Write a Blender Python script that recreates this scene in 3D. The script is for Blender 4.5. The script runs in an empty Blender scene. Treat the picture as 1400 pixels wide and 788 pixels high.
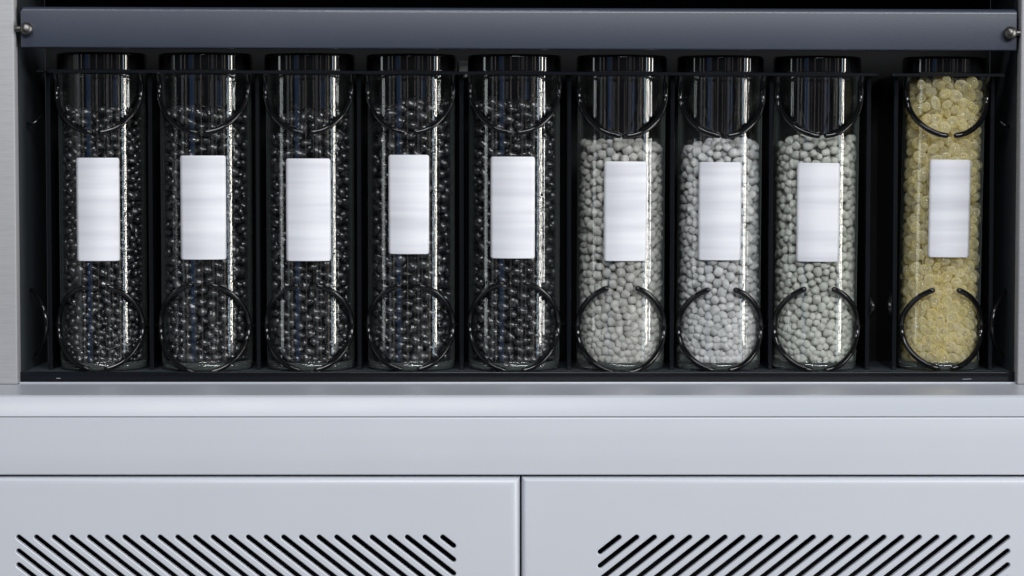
import bpy, bmesh, math, random
import numpy as np
from mathutils import Vector, Matrix, Quaternion
from mathutils.geometry import delaunay_2d_cdt

sc = bpy.context.scene
C = sc.collection
R = math.radians
random.seed(7)
U = 0.0005                      # metres per unit; the scene is measured in units of half a millimetre

# ------------------------------------------------------------------ camera
CAM_D, FPX, TILT = 3400.0, 3400.0, R(3.0)
HORIZON = 215.0                 # picture row of eye level
CX, CY = 700.0, HORIZON + FPX * math.tan(TILT)
EYE_Z = 310.0                   # eye height above the sill
cam_d = bpy.data.cameras.new('camera')
cam = bpy.data.objects.new('camera', cam_d); C.objects.link(cam)
cam_d.sensor_width = 36.0
cam_d.lens = 36.0 * FPX / 1400.0
cam_d.shift_x = 0.0
cam_d.shift_y = -(394.0 - CY) / 1400.0
cam_d.clip_start = 0.01; cam_d.clip_end = 50
cam.location = (0, -CAM_D * U, EYE_Z * U)
cam.rotation_euler = (R(90) - TILT, 0, 0)
sc.camera = cam

# ------------------------------------------------------------------ world and lamps
w = bpy.data.worlds.new('World'); sc.world = w; w.use_nodes = True
bgn = w.node_tree.nodes['Background']
bgn.inputs[0].default_value = (0.80, 0.88, 1.0, 1); bgn.inputs[1].default_value = 0.03

def area(name, loc, target, sx, sy, power, col):
    d = bpy.data.lights.new(name, 'AREA'); d.shape = 'RECTANGLE'; d.size = sx; d.size_y = sy
    d.energy = power; d.color = col
    o = bpy.data.objects.new(name, d); C.objects.link(o); o.location = loc
    o.rotation_euler = (Vector(target) - Vector(loc)).to_track_quat('-Z', 'Y').to_euler()
    return o
area('ceiling_lamp', (-0.35, -1.5, 1.8), (0, 0, 0), 1.0, 0.16, 15, (0.95, 0.97, 1.0))
area('front_lamp', (0.8, -3.1, 1.5), (0, 0, 0), 2.6, 0.7, 106, (0.95, 0.97, 1.0))
def strip(deg, dist, wd, ht, power, col, zc=0.05):  # tall lamps for jar streaks: windows, and dim ones added without known source
    a = R(deg)
    area('streak_lamp', (math.sin(a) * dist, -math.cos(a) * dist, zc), (0, 0, 0.05), wd, ht, power, col)
strip(72, 3.0, 0.13, 2.2, 22, (1.0, 0.95, 0.86))
strip(64, 3.0, 0.12, 2.2, 5.0, (0.66, 0.83, 1.0))
strip(84, 3.0, 0.34, 2.2, 46, (1.0, 1.0, 1.0))
strip(20, 3.2, 0.40, 1.9, 0.55, (0.85, 0.85, 0.9), 0.25)
strip(-9, 3.3, 0.14, 1.9, 0.30, (1.0, 0.85, 0.75), 0.25)
strip(-58, 3.0, 0.22, 1.9, 0.7, (0.75, 0.85, 0.85), 0.25)
strip(52, 3.0, 0.16, 2.0, 1.0, (0.8, 0.72, 0.62))
strip(45, 3.0, 0.05, 2.2, 0.30, (0.8, 0.8, 0.8))
strip(30, 3.0, 0.09, 2.2, 0.30, (0.9, 0.85, 0.8))
strip(11, 3.4, 0.06, 2.2, 0.16, (1.0, 0.9, 0.8))
strip(-33, 3.0, 0.55, 1.9, 1.2, (0.16, 0.35, 0.80), 0.28)
strip(-27, 3.0, 0.20, 1.9, 0.35, (0.5, 0.42, 0.38))
strip(-48, 3.0, 0.07, 2.2, 0.55, (0.9, 0.85, 0.75))
strip(-79, 3.0, 0.28, 2.2, 6.0, (0.85, 0.93, 0.92))  # added to brighten the jar edges from the left

vs = sc.view_settings
vs.view_transform = 'Standard'; vs.look = 'None'; vs.exposure = 0.04; vs.gamma = 1.0
sc.render.engine = 'CYCLES'
cy = sc.cycles
cy.use_denoising = True
cy.max_bounces = 16; cy.transparent_max_bounces = 40; cy.transmission_bounces = 10; cy.glossy_bounces = 5; cy.diffuse_bounces = 6
cy.sample_clamp_indirect = 6.0

# ------------------------------------------------------------------ measuring
ct, st = math.cos(TILT), math.sin(TILT)
def W(px, py, Y):
    """the real point (x, z) at depth Y that a ruler sighted through row/column px,py meets"""
    dx = px - CX; u = CY - py
    dy = ct * FPX + st * u
    dz = -st * FPX + ct * u
    k = (Y + CAM_D) / dy
    return dx * k, EYE_Z + dz * k
def X(px, py, Y): return W(px, py, Y)[0]
def Z(py, Y, px=700): return W(px, py, Y)[1]

# ------------------------------------------------------------------ materials
def mat(name, col, rough=0.5, metal=0.0, bump=0.0, bscale=400, vary=0.0, vscale=6, coat=0.0, spec=0.5, rvar=0.0):
    m = bpy.data.materials.new(name); m.use_nodes = True
    nt = m.node_tree; b = nt.nodes['Principled BSDF']
    b.inputs['Base Color'].default_value = (*col, 1)
    b.inputs['Roughness'].default_value = rough
    b.inputs['Metallic'].default_value = metal
    b.inputs['Specular IOR Level'].default_value = spec
    b.inputs['Coat Weight'].default_value = coat
    b.inputs['Coat Roughness'].default_value = 0.08
    g = nt.nodes.new('ShaderNodeNewGeometry')
    if bump:
        n = nt.nodes.new('ShaderNodeTexNoise'); n.inputs['Scale'].default_value = bscale; n.inputs['Detail'].default_value = 3
        nt.links.new(g.outputs['Position'], n.inputs['Vector'])
        bp = nt.nodes.new('ShaderNodeBump'); bp.inputs['Strength'].default_value = bump; bp.inputs['Distance'].default_value = 0.0006
        nt.links.new(n.outputs['Fac'], bp.inputs['Height']); nt.links.new(bp.outputs['Normal'], b.inputs['Normal'])
    if vary:
        n = nt.nodes.new('ShaderNodeTexNoise'); n.inputs['Scale'].default_value = vscale; n.inputs['Detail'].default_value = 6
        n.inputs['Roughness'].default_value = 0.65
        nt.links.new(g.outputs['Position'], n.inputs['Vector'])
        mr = nt.nodes.new('ShaderNodeMapRange'); mr.inputs[1].default_value = 0.25; mr.inputs[2].default_value = 0.75
        mr.inputs[3].default_value = 1 - vary; mr.inputs[4].default_value = 1 + vary
        nt.links.new(n.outputs['Fac'], mr.inputs[0])
        mx = nt.nodes.new('ShaderNodeMix'); mx.data_type = 'RGBA'; mx.blend_type = 'MULTIPLY'; mx.inputs[0].default_value = 1
        mx.inputs[6].default_value = (*col, 1)
        nt.links.new(mr.outputs[0], mx.inputs[7]); nt.links.new(mx.outputs[2], b.inputs['Base Color'])
    if rvar:
        n = nt.nodes.new('ShaderNodeTexNoise'); n.inputs['Scale'].default_value = 18; n.inputs['Detail'].default_value = 8
        nt.links.new(g.outputs['Position'], n.inputs['Vector'])
        mr = nt.nodes.new('ShaderNodeMapRange'); mr.inputs[3].default_value = rough - rvar; mr.inputs[4].default_value = rough + rvar
        mr.inputs[1].default_value = 0.3; mr.inputs[2].default_value = 0.7
        nt.links.new(n.outputs['Fac'], mr.inputs[0]); nt.links.new(mr.outputs[0], b.inputs['Roughness'])
    return m

def brushed(name, col, rough, metal):
    m = mat(name, col, rough, metal)
    nt = m.node_tree; b = nt.nodes['Principled BSDF']
    g = nt.nodes.new('ShaderNodeNewGeometry'); mp = nt.nodes.new('ShaderNodeMapping'); mp.inputs['Scale'].default_value = (60, 900, 900)
    n = nt.nodes.new('ShaderNodeTexNoise'); n.inputs['Scale'].default_value = 1.0; n.inputs['Detail'].default_value = 4
    nt.links.new(g.outputs['Position'], mp.inputs['Vector']); nt.links.new(mp.outputs[0], n.inputs['Vector'])
    bp = nt.nodes.new('ShaderNodeBump'); bp.inputs['Strength'].default_value = 0.10; bp.inputs['Distance'].default_value = 0.0004
    nt.links.new(n.outputs['Fac'], bp.inputs['Height']); nt.links.new(bp.outputs['Normal'], b.inputs['Normal'])
    mr = nt.nodes.new('ShaderNodeMapRange'); mr.inputs[3].default_value = 0.93; mr.inputs[4].default_value = 1.07
    mr.inputs[1].default_value = 0.3; mr.inputs[2].default_value = 0.7
    nt.links.new(n.outputs['Fac'], mr.inputs[0])
    mx = nt.nodes.new('ShaderNodeMix'); mx.data_type = 'RGBA'; mx.blend_type = 'MULTIPLY'; mx.inputs[0].default_value = 1
    mx.inputs[6].default_value = (*col, 1)
    nt.links.new(mr.outputs[0], mx.inputs[7]); nt.links.new(mx.outputs[2], b.inputs['Base Color'])
    return m

M = {}
M['paint'] = mat('light_grey_paint', (0.53, 0.548, 0.592), 0.36, bump=0.05, bscale=700, vary=0.025, vscale=4, rvar=0.05)
M['sill'] = mat('grey_sill_paint', (0.45, 0.468, 0.51), 0.3, bump=0.04, bscale=700, vary=0.015, vscale=5, rvar=0.02)
M['column'] = brushed('brushed_grey_steel', (0.305, 0.302, 0.312), 0.5, 0.0)
M['bar'] = mat('slate_blue_powder_coat', (0.027, 0.034, 0.055), 0.46, bump=0.14, bscale=1300, vary=0.06, vscale=12, coat=0.3)
M['black'] = mat('black_lacquer', (0.006, 0.007, 0.009), 0.15, rvar=0.05, spec=0.22)
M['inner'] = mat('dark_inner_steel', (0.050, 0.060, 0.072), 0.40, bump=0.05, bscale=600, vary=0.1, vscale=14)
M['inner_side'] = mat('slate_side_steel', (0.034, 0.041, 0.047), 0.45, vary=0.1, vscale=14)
M['void'] = mat('black_interior_shade', (0.002, 0.002, 0.0025), 0.7, spec=0.2)  # near black: the shade behind the slots is put into the colour
M['wire'] = mat('black_coated_wire', (0.004, 0.004, 0.0045), 0.07)
M['lid'] = mat('black_gloss_lid', (0.004, 0.004, 0.0045), 0.04, coat=0.4)
M['screw'] = mat('dull_steel_screw', (0.15, 0.142, 0.135), 0.42, 1.0, bump=0.1, bscale=1500)
M['pale_block'] = mat('lightened_grey_block', (0.8, 0.8, 0.8), 0.5)
M['scuff'] = mat('pale_scuff', (0.30, 0.32, 0.36), 0.5)

def label_material():
    m = mat('white_label_paper', (0.80, 0.80, 0.84), 0.45)
    nt = m.node_tree; b = nt.nodes['Principled BSDF']
    g = nt.nodes.new('ShaderNodeNewGeometry'); mp = nt.nodes.new('ShaderNodeMapping'); mp.inputs['Scale'].default_value = (7, 7, 110)
    n = nt.nodes.new('ShaderNodeTexNoise'); n.inputs['Scale'].default_value = 1.0; n.inputs['Detail'].default_value = 2
    nt.links.new(g.outputs['Position'], mp.inputs['Vector']); nt.links.new(mp.outputs[0], n.inputs['Vector'])
    cr = nt.nodes.new('ShaderNodeValToRGB')
    cr.color_ramp.elements[0].position = 0.30; cr.color_ramp.elements[0].color = (0.56, 0.565, 0.60, 1)
    cr.color_ramp.elements[1].position = 0.62; cr.color_ramp.elements[1].color = (0.70, 0.705, 0.735, 1)
    nt.links.new(n.outputs['Fac'], cr.inputs[0]); nt.links.new(cr.outputs[0], b.inputs['Base Color'])
    return m
M['label'] = label_material()

def glass_wall():
    """a thin wall of clear glass: mirror share after Schlick, the rest passes; the longer way through the wall at the rim tints it"""
    m = bpy.data.materials.new('clear_jar_glass'); m.use_nodes = True
    nt = m.node_tree; nt.nodes.clear(); L = nt.links.new
    lw = nt.nodes.new('ShaderNodeLayerWeight'); lw.inputs['Blend'].default_value = 0.5
    p = nt.nodes.new('ShaderNodeMath'); p.operation = 'POWER'; p.inputs[1].default_value = 5.0; L(lw.outputs['Facing'], p.inputs[0])
    ma = nt.nodes.new('ShaderNodeMath'); ma.operation = 'MULTIPLY_ADD'; ma.inputs[1].default_value = 0.6; ma.inputs[2].default_value = 0.05
    L(p.outputs[0], ma.inputs[0])
    p2 = nt.nodes.new('ShaderNodeMath'); p2.operation = 'POWER'; p2.inputs[1].default_value = 3.0; L(lw.outputs['Facing'], p2.inputs[0])
    mx = nt.nodes.new('ShaderNodeMix'); mx.data_type = 'RGBA'; mx.inputs[6].default_value = (0.985, 0.988, 0.985, 1); mx.inputs[7].default_value = (0.45, 0.48, 0.47, 1)
    L(p2.outputs[0], mx.inputs[0])
    tr = nt.nodes.new('ShaderNodeBsdfTransparent'); L(mx.outputs[2], tr.inputs[0])
    gl = nt.nodes.new('ShaderNodeBsdfGlossy'); gl.inputs['Roughness'].default_value = 0.015; gl.inputs['Color'].default_value = (1, 1, 1, 1)
    g = nt.nodes.new('ShaderNodeNewGeometry'); n = nt.nodes.new('ShaderNodeTexNoise'); n.inputs['Scale'].default_value = 55; n.inputs['Detail'].default_value = 2
    bp = nt.nodes.new('ShaderNodeBump'); bp.inputs['Strength'].default_value = 0.05; bp.inputs['Distance'].default_value = 0.001
    L(g.outputs['Position'], n.inputs['Vector']); L(n.outputs['Fac'], bp.inputs['Height']); L(bp.outputs['Normal'], gl.inputs['Normal'])
    p3 = nt.nodes.new('ShaderNodeMath'); p3.operation = 'POWER'; p3.inputs[1].default_value = 7.0; L(lw.outputs['Facing'], p3.inputs[0])
    p4 = nt.nodes.new('ShaderNodeMath'); p4.operation = 'MULTIPLY'; p4.inputs[1].default_value = 0.75; L(p3.outputs[0], p4.inputs[0])
    df = nt.nodes.new('ShaderNodeBsdfDiffuse'); df.inputs[0].default_value = (0.52, 0.60, 0.57, 1)  # bright refracted edge lines painted in as a pale green rim
    me_ = nt.nodes.new('ShaderNodeMixShader'); L(p4.outputs[0], me_.inputs[0]); L(tr.outputs[0], me_.inputs[1]); L(df.outputs[0], me_.inputs[2])
    ms = nt.nodes.new('ShaderNodeMixShader'); L(ma.outputs[0], ms.inputs[0]); L(me_.outputs[0], ms.inputs[1]); L(gl.outputs[0], ms.inputs[2])
    o = nt.nodes.new('ShaderNodeOutputMaterial'); L(ms.outputs[0], o.inputs[0])
    return m
M['glass'] = glass_wall()
def base_glass():
    m = bpy.data.materials.new('thick_base_glass'); m.use_nodes = True
    b = m.node_tree.nodes['Principled BSDF']
    b.inputs['Base Color'].default_value = (0.80, 0.92, 0.88, 1); b.inputs['Roughness'].default_value = 0.04
    b.inputs['Transmission Weight'].default_value = 0.95; b.inputs['IOR'].default_value = 1.5
    return m
M['base_glass'] = base_glass()

def pellet_material(name, dark, light, rough, spec=0.5, trans=0.0, bump=0.0):
    m = bpy.data.materials.new(name); m.use_nodes = True
    nt = m.node_tree; b = nt.nodes['Principled BSDF']; L = nt.links.new
    g = nt.nodes.new('ShaderNodeNewGeometry')
    n = nt.nodes.new('ShaderNodeTexNoise'); n.inputs['Scale'].default_value = 150; n.inputs['Detail'].default_value = 3
    L(g.outputs['Position'], n.inputs['Vector'])
    cr = nt.nodes.new('ShaderNodeValToRGB')
    cr.color_ramp.elements[0].position = 0.32; cr.color_ramp.elements[0].color = (*dark, 1)
    cr.color_ramp.elements[1].position = 0.68; cr.color_ramp.elements[1].color = (*light, 1)
    L(n.outputs['Fac'], cr.inputs[0]); L(cr.outputs[0], b.inputs['Base Color'])
    b.inputs['Roughness'].default_value = rough; b.inputs['Specular IOR Level'].default_value = spec
    if not trans:
        n3 = nt.nodes.new('ShaderNodeTexNoise'); n3.inputs['Scale'].default_value = 120; n3.inputs['Detail'].default_value = 2
        L(g.outputs['Position'], n3.inputs['Vector'])
        m3 = nt.nodes.new('ShaderNodeMapRange'); m3.inputs[1].default_value = 0.3; m3.inputs[2].default_value = 0.7
        m3.inputs[3].default_value = rough * 0.5; m3.inputs[4].default_value = rough * 1.7
        L(n3.outputs['Fac'], m3.inputs[0]); L(m3.outputs[0], b.inputs['Roughness'])
    if bump:
        n2 = nt.nodes.new('ShaderNodeTexNoise'); n2.inputs['Scale'].default_value = 900; n2.inputs['Detail'].default_value = 2
        L(g.outputs['Position'], n2.inputs['Vector'])
        bp = nt.nodes.new('ShaderNodeBump'); bp.inputs['Strength'].default_value = bump; bp.inputs['Distance'].default_value = 0.0006
        L(n2.outputs['Fac'], bp.inputs['Height']); L(bp.outputs['Normal'], b.inputs['Normal'])
    if trans:                # clear gel: see-through middle, bright rims put in as rising opacity towards the edge
        t = nt.nodes.new('ShaderNodeBsdfTranslucent'); L(cr.outputs[0], t.inputs[0])
        b.inputs['Coat Weight'].default_value = 1.0; b.inputs['Coat Roughness'].default_value = 0.04
        b.inputs['Transmission Weight'].default_value = 0.18; b.inputs['IOR'].default_value = 1.30
        m1 = nt.nodes.new('ShaderNodeMixShader'); m1.inputs[0].default_value = 0.20
        L(b.outputs[0], m1.inputs[1]); L(t.outputs[0], m1.inputs[2])
        tr = nt.nodes.new('ShaderNodeBsdfTransparent'); tr.inputs[0].default_value = (1.0, 0.99, 0.95, 1)
        lw = nt.nodes.new('ShaderNodeLayerWeight'); lw.inputs[0].default_value = 0.5
        pw = nt.nodes.new('ShaderNodeMath'); pw.operation = 'POWER'; pw.inputs[1].default_value = 1.3; L(lw.outputs['Facing'], pw.inputs[0])
        mr = nt.nodes.new('ShaderNodeMath'); mr.operation = 'MULTIPLY_ADD'; mr.use_clamp = True; mr.inputs[1].default_value = 1.0; mr.inputs[2].default_value = 1 - trans; L(pw.outputs[0], mr.inputs[0])
        m2 = nt.nodes.new('ShaderNodeMixShader'); L(mr.outputs[0], m2.inputs[0])
        L(tr.outputs[0], m2.inputs[1]); L(m1.outputs[0], m2.inputs[2])
        L(m2.outputs[0], nt.nodes['Material Output'].inputs[0])
    return m
M['pellet_black'] = pellet_material('glossy_black_pellet', (0.006, 0.006, 0.007), (0.026, 0.026, 0.029), 0.25, 0.85, bump=0.3)
M['pellet_black'].node_tree.nodes['Principled BSDF'].inputs['Coat Weight'].default_value = 0.35
M['pellet_black'].node_tree.nodes['Principled BSDF'].inputs['Coat Roughness'].default_value = 0.1
M['pellet_grey'] = pellet_material('warm_grey_pellet', (0.29, 0.285, 0.265), (0.50, 0.49, 0.46), 0.6, 0.3, bump=0.5)
M['pellet_pale'] = pellet_material('cool_grey_pellet', (0.365, 0.365, 0.36), (0.60, 0.60, 0.59), 0.6, 0.3, bump=0.5)
M['pellet_green'] = pellet_material('greenish_grey_pellet', (0.345, 0.352, 0.318), (0.55, 0.56, 0.505), 0.6, 0.3, bump=0.5)
M['pellet_yellow'] = pellet_material('clear_yellow_bead', (1.0, 0.88, 0.42), (1.0, 0.965, 0.76), 0.05, 0.5, trans=0.75)

# ------------------------------------------------------------------ building helpers (all lengths in units of U)
def link(name, me, m, parent=None):
    o = bpy.data.objects.new(name, me); C.objects.link(o)
    if m is not None and not me.materials: me.materials.append(m)
    if parent is not None: o.parent = parent
    return o
def finish(name, bm, m, parent=None, smooth=False, normals=True):
    bmesh.ops.scale(bm, vec=(U, U, U), verts=bm.verts)
    if normals: bmesh.ops.recalc_face_normals(bm, faces=bm.faces)
    me = bpy.data.meshes.new(name); bm.to_mesh(me); bm.free()
    if smooth:
        for p in me.polygons: p.use_smooth = True
    return link(name, me, m, parent)
def add_box(bm, x0, x1, y0, y1, z0, z1, bev=0.0, seg=2):
    r = bmesh.ops.create_cube(bm, size=1.0)
    vv = r['verts']
    for v in vv:
        v.co = Vector((x0 if v.co.x < 0 else x1, y0 if v.co.y < 0 else y1, z0 if v.co.z < 0 else z1))
    if bev:
        es = list({e for v in vv for e in v.link_edges})
        bmesh.ops.bevel(bm, geom=es, offset=bev, segments=seg, affect='EDGES', profile=0.5)
def box(name, x0, x1, y0, y1, z0, z1, m, parent=None, bev=0.0, seg=2, smooth=False):
    bm = bmesh.new(); add_box(bm, x0, x1, y0, y1, z0, z1, bev, seg)
    return finish(name, bm, m, parent, smooth)
def lathe_bm(profile, n=64, closed=True):
    """profile: list of (radius, z) turned about z"""
    bm = bmesh.new(); rings = []
    for r, z in profile:
        if r <= 1e-6: rings.append([bm.verts.new((0, 0, z))])
        else: rings.append([bm.verts.new((r * math.cos(2 * math.pi * i / n), r * math.sin(2 * math.pi * i / n), z)) for i in range(n)])
    pairs = list(zip(rings[:-1], rings[1:]))
    if closed: pairs.append((rings[-1], rings[0]))
    for a, b in pairs:
        for i in range(n):
            j = (i + 1) % n
            if len(a) == 1 and len(b) == 1: continue
            if len(a) == 1: bm.faces.new((a[0], b[i], b[j]))
            elif len(b) == 1: bm.faces.new((a[i], b[0], a[j]))
            else: bm.faces.new((a[i], b[i], b[j], a[j]))
    return bm
def add_tube(bm, pts, rad, n=10):
    """a round wire along pts with domed ends"""
    pts = [Vector(p) for p in pts]
    d0 = (pts[0] - pts[1]).normalized(); d1 = (pts[-1] - pts[-2]).normalized()
    path = [(pts[0] + d0 * rad * 0.9, 0.35), (pts[0] + d0 * rad * 0.55, 0.8)] + [(p, 1.0) for p in pts] + [(pts[-1] + d1 * rad * 0.55, 0.8), (pts[-1] + d1 * rad * 0.9, 0.35)]
    up = Vector((0.13, 0.2, 1)).normalized(); prev = None
    rings = []
    for i, (p, k) in enumerate(path):
        a = path[max(0, i - 1)][0]; b = path[min(len(path) - 1, i + 1)][0]
        t = (b - a).normalized()
        if prev is None: s = t.cross(up).normalized()
        else: s = (prev - t * prev.dot(t)).normalized()
        prev = s; q = t.cross(s)
        rings.append([bm.verts.new(p + (s * math.cos(2 * math.pi * j / n) + q * math.sin(2 * math.pi * j / n)) * rad * k) for j in range(n)])
    for a, b in zip(rings[:-1], rings[1:]):
        for j in range(n):
            bm.faces.new((a[j], a[(j + 1) % n], b[(j + 1) % n], b[j]))
    bm.faces.new(rings[0]); bm.faces.new(rings[-1])
def thing(name, label, cat, loc=(0, 0, 0), group=None):
    o = bpy.data.objects.new(name, None); C.objects.link(o); o.empty_display_size = 0.02
    o.location = Vector(loc) * U; o['label'] = label; o['category'] = cat
    if group: o['group'] = group
    return o
def panel_bm(bm, x0, x1, z0, z1, yf, prof, fill=True):
    """a folded sheet: rectangles stepping inwards along prof [(inset, depth)], last one closed"""
    rows = []
    for ins, dep in prof:
        rows.append([bm.verts.new((x, yf + dep, z)) for x, z in ((x0 + ins, z0 + ins), (x1 - ins, z0 + ins), (x1 - ins, z1 - ins), (x0 + ins, z1 - ins))])
    for a, b in zip(rows[:-1], rows[1:]):
        for i in range(4):
            bm.faces.new((a[i], a[(i + 1) % 4], b[(i + 1) % 4], b[i]))
    if fill: bm.faces.new(rows[-1])
    return rows
def round_prof(r, depth, flat, n=6):
    p = [(0.0, depth)]
    for i in range(n + 1):
        a = math.pi / 2 * i / n
        p.append((r - r * math.cos(a), r - r * math.sin(a)))
    if flat > r: p.append((flat, 0.0))
    return p
def shade_auto(o, ang=40):
    me = o.data
    for p in me.polygons: p.use_smooth = True
    bm = bmesh.new(); bm.from_mesh(me)
    for e in bm.edges:
        if len(e.link_faces) == 2 and e.calc_face_angle(0) > R(ang): e.smooth = False
    bm.to_mesh(me); bm.free()

# ================================================================== CABINET
YF = -208.0                    # front plane of the doors and lower panels
YC = -40.0                     # front plane of the upright columns
YB = 190.0                     # back wall of the open compartment
SILL = Z(526, YC)              # height of the sill's top
XL, XR = X(30, 500, 0), X(1386, 500, 0)      # inner faces of the compartment
ZTOP = Z(-60, YC)
YLIP_ = -20.0
cab = thing('cabinet', 'light grey steel cabinet with an open black compartment above two slotted doors', 'cabinet', (0, 0, SILL))
cab_off = Vector((0, 0, -SILL * U))
def cpart(o):
    o.location = cab_off
    return o
for side in (-1, 1):
    xi = X(21.5 if side < 0 else 1393.5, 300, YC)
    xo = side * 900
    x0, x1 = min(xi, xo), max(xi, xo)
    o = box('column', x0, x1, YC, YC + 26, SILL, ZTOP, M['column'], cab, 2.2, 3); shade_auto(o); cpart(o)
    # inner sheet that lines the compartment
    xa = XL if side < 0 else XR
    xb = xa + side * 8.0
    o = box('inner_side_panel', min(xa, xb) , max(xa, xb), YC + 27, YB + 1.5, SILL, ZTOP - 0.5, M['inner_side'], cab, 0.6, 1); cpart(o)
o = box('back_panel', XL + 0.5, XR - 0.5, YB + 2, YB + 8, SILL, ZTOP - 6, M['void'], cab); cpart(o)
o = box('top_panel', -900, 900, YC + 4, YB + 30, ZTOP + 0.5, ZTOP + 12, M['column'], cab); cpart(o)
# sill: flat shelf with a rolled front edge that leans out a little
zs1, zs0 = SILL, Z(569.7, YF)
bm = bmesh.new()
prof = [(YB, zs1), (YF + 28, zs1)]
rr = 7.0
for i in range(9):
    a = R(90) - R(76) * i / 8
    prof.append((YF + 21 - rr * math.cos(a) * 1.0 - 0.0, zs1 - rr + rr * math.sin(a)))
prof.append((YF + 0.5, zs0)); prof.append((YF + 40, zs0)); prof.append((YF + 40, zs1 - 12)); prof.append((YB, zs1 - 12))
a_ = [bm.verts.new((-900, y, z)) for y, z in prof]; b_ = [bm.verts.new((900, y, z)) for y, z in prof]
for i in range(len(prof)):
    j = (i + 1) % len(prof); bm.faces.new((a_[i], a_[j], b_[j], b_[i]))
bm.faces.new(a_); bm.faces.new(b_)
o = finish('sill', bm, M['sill'], cab); shade_auto(o, 35); cpart(o)
o = box('sill_glint_bead', XL + 1, XR - 1, YLIP_ - 5.5, YLIP_ - 0.5, SILL - 0.5, SILL + 2.0, M['sill'], cab, 0.9, 2); shade_auto(o); cpart(o)  # added bead, shaped to catch a bright line along the sill's back
# the fixed fascia under the sill
zf1, zf0 = Z(570.9, YF), Z(649.8, YF)
bm = bmesh.new(); panel_bm(bm, -905, 905, zf0, zf1, YF, round_prof(2.2, 24, 30))
o = finish('fascia_panel', bm, M['paint'], cab); shade_auto(o, 50); cpart(o)
# body behind doors and fascia
ZBOT = Z(1120, YF)
o = box('carcass', -898, 898, YF + 70, YB + 30, ZBOT, zs1 - 13, M['void'], cab); cpart(o)
o = box('front_rail', -896, 896, YF + 30, YF + 66, Z(660, YF), zs0 - 0.6, M['void'], cab); cpart(o)

# doors with slanted slots cut right through
def capsule(p, q, r, n=6):
    p, q = Vector(p), Vector(q); d = (q - p).normalized(); a0 = math.atan2(d.y, d.x); pts = []
    for i in range(n + 1):
        a = a0 - math.pi / 2 + math.pi * i / n; pts.append((q.x + r * math.cos(a), q.y + r * math.sin(a)))
    for i in range(n + 1):
        a = a0 + math.pi / 2 + math.pi * i / n; pts.append((p.x + r * math.cos(a), p.y + r * math.sin(a)))
    return pts
def slots(xl, xr, yt, yb, pitch, slope, lean):
    """picture-measured slot centre lines (start, end); lean +1 falls to the right, -1 to the left"""
    out = []
    n = int((xr - xl + (yb - yt) / slope) / pitch) + 2
    for k in range(-int((yb - yt) / slope / pitch) - 1, n):
        # top start x measured from the side the slots fall away from
        s = k * pitch
        xa, ya = s, 0.0
        if xa < 0: ya = -xa * slope; xa = 0.0
        xb, yb_ = s + (yb - yt) / slope, yb - yt
        if xb > xr - xl: yb_ -= (xb - (xr - xl)) * slope; xb = xr - xl
        if yb_ - ya < 6 or ya > yb - yt - 4: continue
        if lean > 0: out.append(((xl + xa, yt + ya), (xl + xb, yt + yb_)))
        else: out.append(((xr - xa, yt + ya), (xr - xb, yt + yb_)))
    return out
def door(x0p, x1p, slot_list, label):
    x0, x1 = X(x0p, 720, YF), X(x1p, 720, YF)
    z1, z0 = Z(652.6, YF), Z(1110, YF)
    bm = bmesh.new(); flat = 14.0
    panel_bm(bm, x0, x1, z0, z1, YF, round_prof(9.0, 30, flat, 8), fill=False)
    # inner field: the outline with the slots left open, triangulated
    pts = [Vector(p) for p in ((x0 + flat, z0 + flat), (x1 - flat, z0 + flat), (x1 - flat, z1 - flat), (x0 + flat, z1 - flat))]
    edges = [(0, 1), (1, 2), (2, 3), (3, 0)]; segs = []
    for p, q, r in slot_list:
        wp, wq = Vector(W(p[0], p[1], YF)), Vector(W(q[0], q[1], YF)); rad = r * 0.94
        cap = capsule(wp, wq, rad + 0.35); n0 = len(pts); m_ = len(cap)
        pts += [Vector(c) for c in cap]; edges += [(n0 + k, n0 + (k + 1) % m_) for k in range(m_)]
        segs.append((wp, wq, rad + 0.3))
        rings = [[bm.verts.new((c[0], YF + dep, c[1])) for c in capsule(wp, wq, rad + off)] for off, dep in ((0.35, 0.0), (-0.55, 0.55), (-0.8, 1.6), (-0.8, 9.0))]
        for ra, rb in zip(rings[:-1], rings[1:]):      # punched rim
            for k in range(m_):
                bm.faces.new((ra[k], ra[(k + 1) % m_], rb[(k + 1) % m_], rb[k]))
    vo, eo, fo, *_ = delaunay_2d_cdt(pts, edges, [], 1, 1e-5)
    def in_slot(c):
        for wp, wq, rad in segs:
            d = wq - wp; t = max(0.0, min(1.0, (c - wp).dot(d) / d.length_squared))
            if (c - wp - d * t).length < rad: return True
        return False
    vm = [bm.verts.new((v.x, YF, v.y)) for v in vo]
    for f in fo:
        if not in_slot(sum((vo[k] for k in f), Vector((0, 0))) / len(f)): bm.faces.new([vm[k] for k in f])
    o = finish('door', bm, M['paint'], cab); o['label'] = label
    shade_auto(o, 25); cpart(o)
    return o
RAD = 4.4
sl = [(p, q, RAD) for p, q in slots(25.5, 620.0, 735.0, 880.0, 24.15, 0.785, 1)]
sr = []
for p, q in slots(820.5, 1377.5, 735.0, 880.0, 24.15, 0.785, -1):
    sr.append((p, q, RAD))
door(-210, 710.9, sl, 'door with slots slanting down to its free edge')
door(713.1, 1610, sr, 'door with slots slanting down to the meeting edge')

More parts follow.
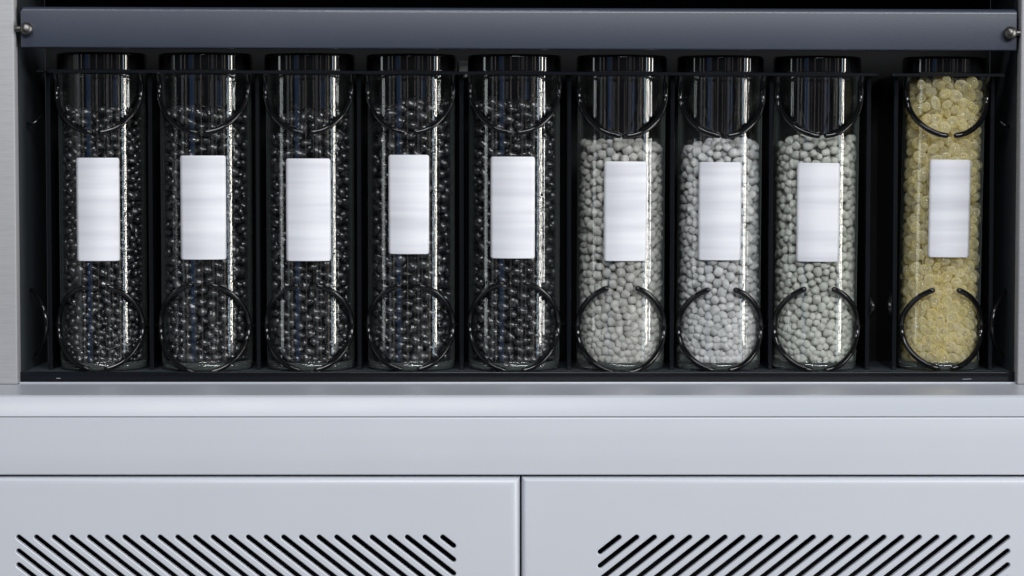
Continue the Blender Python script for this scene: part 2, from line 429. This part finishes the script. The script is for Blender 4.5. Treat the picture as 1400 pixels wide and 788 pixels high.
# ================================================================== CROSSBAR
YBAR = -28.0
bar = thing('crossbar', 'slate blue folded metal crossbar pinned between the columns above the jars', 'crossbar', (0, YBAR, Z(40, YBAR)))
bo = -Vector((0, YBAR, Z(40, YBAR))) * U
def bar_profile(px, ytop, ybot):
    x = X(px, 40, YBAR); zt, zb = Z(ytop, YBAR), Z(ybot, YBAR)
    pr = [(YBAR + 26, zt), (YBAR + 9, zt)]
    for i in range(6):
        a = R(90) * i / 5
        pr.append((YBAR + 4.5 - 4.5 * math.sin(a) * 1.0 + (1 - math.sin(a)) * 3.0, zt - 4.5 - 2 + (4.5 + 2) * math.cos(a)))
    for i in range(4):
        a = R(90) * i / 3
        pr.append((YBAR + 2 - 2 * math.cos(a), zb + 2 - 2 * math.sin(a)))
    pr.append((YBAR + 26, zb)); pr.append((YBAR + 26, zb + 3)); pr.append((YBAR + 4, zb + 3)); pr.append((YBAR + 4, zt - 8)); pr.append((YBAR + 26, zt - 8))
    return x, pr
bm = bmesh.new()
secs = []
xa, pa = bar_profile(28.5, 9.0, 65.0); xb, pb = bar_profile(1389.8, 12.5, 69.5)
for k in range(41):
    t = k / 40
    secs.append([bm.verts.new((xa + (xb - xa) * t, p[0] * (1 - t) + q[0] * t, p[1] * (1 - t) + q[1] * t)) for p, q in zip(pa, pb)])
n = len(pa)
for a, b in zip(secs[:-1], secs[1:]):
    for i in range(n): bm.faces.new((a[i], a[(i + 1) % n], b[(i + 1) % n], b[i]))
bm.faces.new(secs[0]); bm.faces.new(secs[-1])
for v in bm.verts:      # nipped upper corners
    for xe, s in ((xa, 1), (xb, -1)):
        if abs(v.co.x - xe) < 1 and v.co.z > Z(14, YBAR): v.co.x += s * 2.5
o = finish('bar', bm, M['bar'], bar); shade_auto(o, 30); o.location = bo
for px, py, side in ((36.0, 39.5, -1), (1381.5, 45.0, 1)):
    ys = YBAR - 8.5
    x, z = W(px, py, ys)
    prof = [(0, 8.6), (3.6, 8.4), (6.4, 7.0), (8.1, 4.2), (8.6, 1.0), (8.3, -3.0), (7.0, -5.0), (5.0, -5.6), (4.4, -6.0), (4.4, -16.0), (0, -16.0)]
    bm = lathe_bm(prof, 28, closed=False)
    # turned so that the head looks inwards and towards the viewer, the neck goes into the column
    ax = Vector((-side * 0.66, -0.75, 0.0)).normalized() if side > 0 else Vector((-side * 0.35, -0.93, 0.05)).normalized()
    bmesh.ops.transform(bm, matrix=Matrix.Translation((x, ys, z)) @ ax.to_track_quat('Z', 'Y').to_matrix().to_4x4(), verts=bm.verts)
    o = finish('screw', bm, M['screw'], bar, True); o.location = bo
    xc = X(22 if side < 0 else 1394, py, ys)
    bm = bmesh.new(); add_tube(bm, [(x, ys + 3, z), (xc - side * -4, ys + 3, z)], 4.2, 12)
    o2 = finish('pin', bm, M['screw'], o, True)

# ================================================================== JAR RACK
YCEN = 66.0                    # depth of the jar axes
YLIP = -20.0
rack = thing('jar_rack', 'black metal rack with dividers and round wire clips holding nine jars', 'rack', (0, 0, SILL))
ro = Vector((0, 0, -SILL * U))
def rpart(o): o.location = ro; return o
def row(pl, pr, px, Y): return Z(pl + (pr - pl) * (px - 30) / 1360.0, Y, px)
FLOOR = Z(509.5, YLIP)
xl, xr = XL + 1.0, XR - 1.0
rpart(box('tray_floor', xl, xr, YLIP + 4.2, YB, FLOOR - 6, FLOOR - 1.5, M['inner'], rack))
o = rpart(box('front_lip', xl, xr, YLIP, YLIP + 4, SILL + 0.6, FLOOR + 1.0, M['black'], rack, 1.5, 3)); shade_auto(o)
for px, py, ln in ((80, 517.5, 6), (1322, 518.5, 12)):
    x, z = W(px, py, YLIP)
    bm = bmesh.new(); add_box(bm, x - ln / 2, x + ln / 2, YLIP - 0.35, YLIP + 0.5, z - 0.4, z + 0.4, 0.2, 1)
    bmesh.ops.rotate(bm, cent=(x, YLIP, z), matrix=Matrix.Rotation(R(random.uniform(-4, 14)), 3, 'Y'), verts=bm.verts)
    rpart(finish('scuff_mark', bm, M['scuff'], rack))
DIV = [67, 206, 352.5, 491, 631, 778, 919, 1054, 1187, 1224, 1356]
YDIV = 38.0
div_x = []
for px in DIV:
    zt = row(95.0, 101.0, px, YLIP)
    x = X(px, 300, YDIV); div_x.append(x)
    rpart(box('divider', x - 3.0, x + 3.0, YDIV, YB - 0.5, FLOOR - 1.0, zt - 1, M['black'], rack, 1.1, 2))
def rail(p0, p1):
    bm = bmesh.new(); vv = []
    for px in (p0, p1):
        x = X(px, 98, YLIP); z = row(95.0, 101.0, px, YLIP)
        vv.append([bm.verts.new(c) for c in ((x, YLIP, z - 4.2), (x, YLIP + 3, z - 4.2), (x, YLIP + 3, z), (x, YLIP, z))])
    a, b = vv
    for i in range(4): bm.faces.new((a[i], a[(i + 1) % 4], b[(i + 1) % 4], b[i]))
    bm.faces.new(a); bm.faces.new(b)
    bmesh.ops.bevel(bm, geom=list(bm.edges), offset=0.7, segments=1, affect='EDGES')
    rpart(finish('top_rail', bm, M['black'], rack))
rail(66, 1197); rail(1221, 1374)
for px, x in zip(DIV, div_x):
    z = row(95.0, 101.0, px, YLIP)
    rpart(box('rail_bracket', x - 4.5, x + 4.5, YLIP + 2, YDIV + 20, z - 3.6, z - 0.6, M['black'], rack, 0.4, 1))
# block for the grey patch between two lids, light put into its colour
xx = X(634.5, 90, 120)
rpart(box('rear_pale_block', xx - 7, xx + 7, 117, YB + 1.9, Z(106, 120), Z(83, 120), M['pale_block'], rack, 0.8, 1))

# ================================================================== JARS
# centre column at the foot, radius in the picture, lean (deg), foot row, label rectangle, fill row
JARS = [
    dict(cx=142.5, r=59.0, lean=0.0, lab=(105, 163.5, 216, 357), fill=136, kind='black', pr=6.2),
    dict(cx=283.7, r=62.0, lean=0.0, lab=(247, 309, 213, 355), fill=136, kind='black', pr=7.6),
    dict(cx=425.2, r=60.0, lean=0.0, lab=(391.5, 452, 217, 357), fill=140, kind='black', pr=7.8),
    dict(cx=562.7, r=59.5, lean=0.05, lab=(531.5, 586.5, 212, 347.5), fill=131, kind='black', pr=7.9),
    dict(cx=702.8, r=62.2, lean=0.1, lab=(671, 731, 214.5, 353.5), fill=130, kind='black', pr=7.7),
    dict(cx=847.5, r=60.0, lean=0.25, lab=(826, 884.5, 221, 357), fill=177, kind='grey', pr=5.9),
    dict(cx=981.5, r=57.3, lean=0.25, lab=(955, 1013, 222, 356), fill=176, kind='pale', pr=5.9),
    dict(cx=1112.0, r=57.8, lean=0.4, lab=(1089.5, 1147.5, 223, 358), fill=172, kind='green', pr=5.9),
    dict(cx=1282.5, r=55.3, lean=0.75, lab=(1270, 1326, 218.5, 352), fill=99, kind='yellow', pr=7.6),
]
JLABEL = [
    'black pellet jar at the end of the row, fifth from the grey ones',
    'fourth black pellet jar counting from the grey ones',
    'middle of the five black pellet jars, third from the grey ones',
    'black pellet jar second from the grey ones',
    'black pellet jar standing right next to the grey pellet jars',
    'warm grey pellet jar standing right next to the black pellet jars',
    'middle of the three grey pellet jars, cool pale grey filling',
    'greenish grey pellet jar facing the empty slot before the yellow one',
    'glass jar of clear yellow beads standing alone past the empty slot',
]
FLABEL = [
    'small black pellets filling the jar fifth from the grey ones',
    'black pellets filling the fourth jar counting from the grey ones',
    'black pellets filling the middle of the five black jars',
    'black pellets filling the jar second from the grey ones',
    'black pellets filling the jar right next to the grey ones',
    'warm grey pellets filling the jar right next to the black ones',
    'cool pale grey pellets filling the middle of three grey jars',
    'greenish grey pellets filling the jar before the empty slot',
    'clear yellow beads filling the jar that stands alone',
]

def pellet_mesh(kind, seed):
    """one pellet of unit radius"""
    rng = np.random.default_rng(seed)
    bm = bmesh.new(); bmesh.ops.create_icosphere(bm, subdivisions=2, radius=1.0)
    co = np.array([v.co[:] for v in bm.verts])
    if kind in ('grey', 'pale', 'green'):
        e = rng.uniform(0.55, 0.75)                       # squarish, like short cut strands
        co = np.sign(co) * np.abs(co) ** e
        co /= np.abs(co).max() * 1.02
        co *= np.array([rng.uniform(0.92, 1.15), rng.uniform(0.92, 1.05), rng.uniform(0.8, 1.0)])
        amp, nb = 0.13, 5
    elif kind == 'black':
        co *= np.array([rng.uniform(0.98, 1.24), rng.uniform(0.88, 1.08), rng.uniform(0.58, 0.92)])
        amp, nb = 0.2, 5
    else:
        co = np.sign(co) * np.abs(co) ** rng.uniform(0.75, 0.95); co /= np.abs(co).max()
        co *= np.array([rng.uniform(0.98, 1.2), rng.uniform(0.92, 1.1), rng.uniform(0.8, 1.0)])
        amp, nb = 0.2, 5
    for _ in range(nb):                                    # uneven swelling, dimples
        d = rng.normal(size=3); d /= np.linalg.norm(d)
        co *= (1 + rng.uniform(-amp, amp) * np.clip(co @ d, 0, 1) ** 2)[:, None]
    faces = np.array([[v.index for v in f.verts] for f in bm.faces]); bm.free()
    return co.astype(np.float32), faces

def build_mesh(name, verts, faces, m):
    me = bpy.data.meshes.new(name)
    nf = len(faces)
    me.vertices.add(len(verts)); me.vertices.foreach_set('co', np.ascontiguousarray(verts, dtype=np.float32).ravel())
    me.loops.add(nf * 3); me.loops.foreach_set('vertex_index', faces.astype(np.int32).ravel())
    me.polygons.add(nf); me.polygons.foreach_set('loop_start', np.arange(0, nf * 3, 3, dtype=np.int32))
    me.polygons.foreach_set('use_smooth', np.ones(nf, dtype=bool))
    me.materials.append(m); me.update(calc_edges=True); me.validate()
    return me

def settle(n, rin, rads, z0, height, rng, iters=110):
    """drop n grains into the jar and push them apart until they rest on one another"""
    a = rng.uniform(0, 2 * np.pi, n); q = rin * np.sqrt(rng.uniform(0, 1, n)) * 0.97
    P = np.stack([q * np.cos(a), q * np.sin(a), z0 + rng.uniform(0, 1, n) * height * 1.12], 1)
    for it in range(iters):
        P[:, 2] -= 0.5 if it < iters - 12 else 0.0
        o = np.argsort(P[:, 2]); P = P[o]; rads = rads[o]
        D = np.zeros_like(P); dmax = 2.05 * rads.max()
        k = 1
        while k < n:
            dz = P[k:, 2] - P[:-k, 2]
            if dz.min() > dmax: break
            s = np.nonzero(dz < dmax)[0]
            if len(s) == 0: break
            d = P[s + k] - P[s]; L = np.sqrt((d * d).sum(1)) + 1e-6
            ov = (rads[s] + rads[s + k]) * 0.97 - L
            h = ov > 0
            if h.any():
                s = s[h]; v = d[h] / L[h][:, None] * (ov[h] * 0.42)[:, None]
                np.add.at(D, s, -v); np.add.at(D, s + k, v)
            k += 1
        mx = rads[:, None] * 0.8
        P += np.clip(D, -mx, mx)
        q = np.hypot(P[:, 0], P[:, 1]); lim = rin - rads * 0.98
        f = np.where(q > lim, lim / np.maximum(q, 1e-6), 1.0)
        P[:, 0] *= f; P[:, 1] *= f
        P[:, 2] = np.maximum(P[:, 2], z0 + rads * 0.9)
    return P, rads

def quat_mats(rng, n):
    q = rng.normal(size=(n, 4)); q /= np.linalg.norm(q, axis=1)[:, None]
    w_, x, y, z = q.T
    return q, np.stack([1 - 2 * (y * y + z * z), 2 * (x * y - z * w_), 2 * (x * z + y * w_), 2 * (x * y + z * w_), 1 - 2 * (x * x + z * z), 2 * (y * z - x * w_),
                     2 * (x * z - y * w_), 2 * (y * z + x * w_), 1 - 2 * (x * x + y * y)], 1).reshape(n, 3, 3)

NV = 12
variants = {}
def get_variants(kind):
    if kind not in variants:
        vs_ = []
        for s in range(NV):
            co, fa = pellet_mesh(kind, 100 + s + 17 * len(kind))
            vs_.append((co, fa, build_mesh('pellet', co * U, fa, M['pellet_' + kind])))
        variants[kind] = vs_
    return variants[kind]

for i, J in enumerate(JARS):
    sc_ = (YCEN + CAM_D) / CAM_D
    xc, _ = W(J['cx'], 480, YCEN)
    RJ = J['r'] * sc_ * 0.997
    J['RJ'] = RJ; J['xc'] = xc
    zf = FLOOR - 1.4                                      # the foot stands on the tray
    zt = row(98.5, 103.0, J['cx'], YCEN) - zf             # glass rim above the foot
    root = thing('glass_jar', JLABEL[i], 'jar', (xc, YCEN, zf), 'glass jars in the rack')
    root.rotation_euler = (0, R(J['lean']), 0)
    tw = 3.0; hb = 13.0
    # wall
    bm = lathe_bm([(RJ - 0.9, hb - 1.0), (RJ, hb), (RJ, hb + 1.0), (RJ, zt - 2.4), (RJ, zt - 1.2), (RJ - 0.6, zt - 0.2), (RJ - tw / 2, zt), (RJ - tw + 0.4, zt - 0.4), (RJ - tw, zt - 1.6), (RJ - tw, zt - 2.6), (RJ - tw, hb + 2.5), (RJ - tw, hb + 1.5), (RJ - tw - 1.0, hb - 0.6)], 80)
    finish('glass_wall', bm, M['glass'], root, True)
    # solid foot
    bm = lathe_bm([(0, 1.2), (RJ - 12, 1.2), (RJ - 9, 0.2), (RJ - 6, 0.0), (RJ - 2.5, 0.9), (RJ - 0.6, 3.2), (RJ - 0.1, 6.0), (RJ - 0.1, hb - 1.2), (RJ - 1.5, hb - 1.1), (RJ - tw - 2, hb - 1.8), (RJ * 0.5, hb - 3.0), (0, hb - 3.4)], 80, closed=False)
    finish('glass_base', bm, M['base_glass'], root, True)
    # lid
    rl = RJ + 2.2; lt = row(73.0, 80.0, J['cx'], YCEN) - zf; lb = zt + 0.4
    bm = lathe_bm([(0, lb), (rl - 4, lb), (rl - 0.8, lb + 0.2), (rl, lb + 1.2), (rl, lb + 2.2), (rl, lt - 4.0), (rl, lt - 3.0), (rl - 0.8, lt - 0.9), (rl - 2.6, lt), (rl - 9, lt), (rl - 11, lt - 1.5), (0, lt - 1.5)], 80, closed=False)
    o = finish('lid', bm, M['lid'], root); shade_auto(o, 50)
    # paper label bent round the wall
    x0, x1, y0, y1 = J['lab']
    def edge_angle(px, py=285):
        """angle round the jar at which its wall lies behind column px"""
        lo, hi = -1.2, 1.2
        xa = xc + math.tan(R(J['lean'])) * (Z(py, 0) - zf)
        for _ in range(40):
            m_ = (lo + hi) / 2
            d = (xa + RJ * math.sin(m_)) - X(px, py, YCEN - RJ * math.cos(m_))
            if d < 0: lo = m_
            else: hi = m_
        return m_
    a0, a1 = edge_angle(x0), edge_angle(x1)
    yfr = YCEN - RJ
    z1l, z0l = Z(y0, yfr + 5) - zf, Z(y1, yfr + 5) - zf
    rl_ = RJ + 0.45; n = 14; cr = 3.0
    bm = bmesh.new(); grid = []
    za = [z0l, z0l + 0.9, z0l + 2.6, z0l + (z1l - z0l) * 0.5, z1l - 2.6, z1l - 0.9, z1l]
    inset = [2.6, 0.9, 0.0, 0.0, 0.0, 0.9, 2.6]
    for z, ins in zip(za, inset):
        grid.append([])
        for k in range(n + 1):
            b0, b1 = a0 + ins / rl_, a1 - ins / rl_
            a = b0 + (b1 - b0) * k / n
            grid[-1].append(bm.verts.new((rl_ * math.sin(a), -rl_ * math.cos(a), z)))
    for ga, gb in zip(grid[:-1], grid[1:]):
        for k in range(n): bm.faces.new((ga[k], ga[k + 1], gb[k + 1], gb[k]))
    bmesh.ops.recalc_face_normals(bm, faces=bm.faces)
    ret = bmesh.ops.solidify(bm, geom=list(bm.faces), thickness=0.3)
    o = finish('paper_label', bm, M['label'], root, True)
    o['label'] = 'blank white paper label'

    # ---------------- the pellets inside
    kind = J['kind']; pr = J['pr']; rng = np.random.default_rng(31 + i)
    rin = RJ - tw - 0.4
    zfill = row(J['fill'], J['fill'], J['cx'], YCEN) - zf
    z0 = hb - 2.0; H = zfill - z0
    spread = {'black': (0.74, 1.24), 'yellow': (0.74, 1.2)}.get(kind, (0.78, 1.24))
    meanv = 4 / 3 * math.pi * pr ** 3 * 1.03
    N = int(math.pi * rin * rin * H * (0.69 if kind == 'yellow' else 0.66) / meanv)
    rads = rng.uniform(spread[0], spread[1], N) * pr
    P, rads = settle(N, rin, rads, z0, H, rng, 130)
    keep0 = P[:, 2] < ((zt - rads - 0.5) if kind == 'yellow' else np.percentile(P[:, 2], 99.0) + 4 - 11 * (0.5 + 0.5 * np.sin(np.arctan2(P[:, 1], P[:, 0]) * 1.0 + i * 1.7)) * np.hypot(P[:, 0], P[:, 1]) / rin)
    q = np.hypot(P[:, 0], P[:, 1])
    ztop = np.percentile(P[:, 2], 99)
    depth_in = P[:, 1] + np.sqrt(np.maximum(rin ** 2 - P[:, 0] ** 2, 0))          # way behind the front of the jar
    shell = (kind == 'yellow') | ((q > rin - pr * (6.5 if kind == 'yellow' else 4.8)) & (P[:, 1] < rin * 0.55)) | (P[:, 2] > ztop - 34)
    keep = keep0 & shell
    P, rads, depth_in = P[keep], rads[keep], depth_in[keep]
    n = len(P)
    qn, MT = quat_mats(rng, n)
    if kind == 'black':      # flattish grains lie mostly level
        for k in range(n):
            if rng.random() < 0.6:
                qq = Quaternion((0, 0, 1), rng.uniform(0, 6.283)) @ Quaternion((1, 0, 0), rng.normal() * 0.35) @ Quaternion((0, 1, 0), rng.normal() * 0.35)
                qn[k] = qq[:]; MT[k] = np.array(qq.to_matrix())
    vi = rng.integers(0, NV, n)
    V = get_variants(kind)
    fill = thing('pellet_fill' if kind != 'yellow' else 'bead_fill', FLABEL[i], 'pellets' if kind != 'yellow' else 'beads', (xc, YCEN, zf), 'fillings of the glass jars')
    fill.rotation_euler = root.rotation_euler
    # the ones that show largest: in front, not behind the paper label
    hid = (np.abs((P[:, 0] / RJ) - (math.sin(a0) + math.sin(a1)) / 2) < (math.sin(a1) - math.sin(a0)) / 2 - pr / RJ) & (P[:, 2] > z0l + pr) & (P[:, 2] < z1l - pr) & (P[:, 1] < 0)
    facing = -P[:, 1] / rin
    score = depth_in - rads * 1.0 - facing * 5 + hid * 1000 + (np.abs(P[:, 0]) > rin * 0.93) * 6
    order = np.argsort(score)
    single = set(order[:300].tolist())
    pname = 'pellet' if kind != 'yellow' else 'bead'
    vs_list, fs_list, off = [], [], 0
    for k in range(n):
        if k in single:
            o = bpy.data.objects.new(pname, V[vi[k]][2]); C.objects.link(o); o.parent = fill
            o.location = Vector(P[k]) * U; o.rotation_mode = 'QUATERNION'; o.rotation_quaternion = qn[k]
            o.scale = (rads[k],) * 3
        else:
            co, fa, _ = V[vi[k]]
            vs_list.append((co @ MT[k].T) * rads[k] + P[k]); fs_list.append(fa + off); off += len(co)
    me = build_mesh('loose_' + pname + 's', np.concatenate(vs_list) * U, np.concatenate(fs_list), M['pellet_' + kind])
    o = link('loose_' + pname + 's', me, None, fill); o['kind'] = 'stuff'

# ================================================================== WIRE CLIPS (parts of the rack)
def arm(cx, cz, rr, rcyl, ycen, a_from, a_to, wire, extra_start=None, extra_end=None, n=26):
    pts = []
    for k in range(n + 1):
        a = a_from + (a_to - a_from) * k / n
        x = rr * math.cos(a); z = rr * math.sin(a)
        y = ycen - math.sqrt(max(rcyl * rcyl - x * x, 0.0))
        pts.append((cx + x, y, cz + z))
    if extra_start: pts = extra_start(pts[0]) + pts
    if extra_end: pts = pts + extra_end(pts[-1])
    bm = bmesh.new(); add_tube(bm, pts, wire, 12)
    return rpart(finish('clip_arm', bm, M['wire'], rack, True))
cells = [(0, 1), (1, 2), (2, 3), (3, 4), (4, 5), (5, 6), (6, 7), (7, 8), (9, 10)]
for i, J in enumerate(JARS):
    RJ = J['RJ']; xc = J['xc']; wire = 3.5 if i < 5 else 3.9
    rcyl = RJ + wire + 0.6; yfr = YCEN - rcyl
    k = 0.975 if i < 5 else 0.985
    rr = RJ * k
    # lower pair
    cz = Z(447.0 + (2.0 if i > 4 else 0), yfr + 14)
    zlow = FLOOR + 1.5
    rv = min(rr, cz - zlow)
    g_top = (17.0 if i < 5 else 20.0) + random.uniform(-2, 2); g_bot = (14.0 if i < 5 else 11.5) + random.uniform(-1.5, 1.5); cz += random.uniform(-1.2, 1.2)
    at = math.acos(g_top / rr); ab = math.acos(g_bot / rr)
    arm(xc, cz, rr, rcyl, YCEN, at, -ab, wire)
    arm(xc, cz, rr, rcyl, YCEN, math.pi - at, math.pi + ab, wire)
    # upper pair hangs from the rail
    xt = xc + math.tan(R(J['lean'])) * (Z(130, 0) - FLOOR)
    zr = row(97.5, 102.0, J['cx'], YLIP)
    zlow2 = Z((181.5 if i < 5 else 186.0), yfr)
    cz2 = zlow2 + rr
    ge = 7.0 + random.uniform(-1.5, 1.5)
    ae = math.acos(ge / rr)
    def up(p, zr=zr):
        return [(p[0], YLIP + 2.0 + (p[1] - YLIP - 2.0) * 0.75, zr - 0.5), (p[0], p[1] - 1.0, (zr + p[2]) / 2)]
    arm(xt, cz2, rr, rcyl, YCEN, 0.0, -ae, wire, extra_start=up)
    arm(xt, cz2, rr, rcyl, YCEN, math.pi, math.pi + ae, wire, extra_start=up)
    # studs that carry the lower pair on the dividers
    da, db = cells[i]
    for xs, xd in ((xc - rr, div_x[da]), (xc + rr, div_x[db])):
        yy = YCEN - math.sqrt(max(rcyl ** 2 - rr ** 2, 0))
        bm = bmesh.new(); add_tube(bm, [(xs, yy, cz), (xs + (xd - xs) * 0.35, YDIV + 12, cz), (xd, YDIV + 26, cz)], wire * 0.6, 8)
        rpart(finish('clip_stud', bm, M['void'], rack, True))
# single arms facing the bare side walls and the empty slot
for px, r_px, ccx, rng_, rows in ((40, 58, 8, (0.95, -0.85), (395, 492)), (1384, 58, 1412, (math.pi - 0.95, math.pi + 0.85), (397, 492)),
                                   (1190, 40, 1152, (0.55, -0.55), (398, 440)), (1216, 40, 1254, (math.pi - 0.55, math.pi + 0.55), (398, 440))):
    cz = Z(sum(rows) / 2, 40)
    x = X(ccx, 450, 40)
    pts = []
    for k in range(19):
        a = rng_[0] + (rng_[1] - rng_[0]) * k / 18
        pts.append((x + r_px * math.cos(a), 46 - 26 * math.sin(math.pi * k / 18) + 10, cz + r_px * math.sin(a)))
    bm = bmesh.new(); add_tube(bm, pts, 3.1, 10)
    rpart(finish('clip_arm', bm, M['wire'], rack, True))
for px, py in ((48, 169), (1372, 172)):
    x, z = W(px, py, 60)
    s = -1 if px < 700 else 1
    bm = bmesh.new(); add_tube(bm, [(x + s * -9, 52, z + 9), (x + s * -3, 44, z + 1), (x + s * 3, 44, z - 1), (X(30 if s < 0 else 1390, py, 60), 60, z + 1)], 2.3, 10)
    rpart(finish('clip_arm', bm, M['wire'], rack, True))
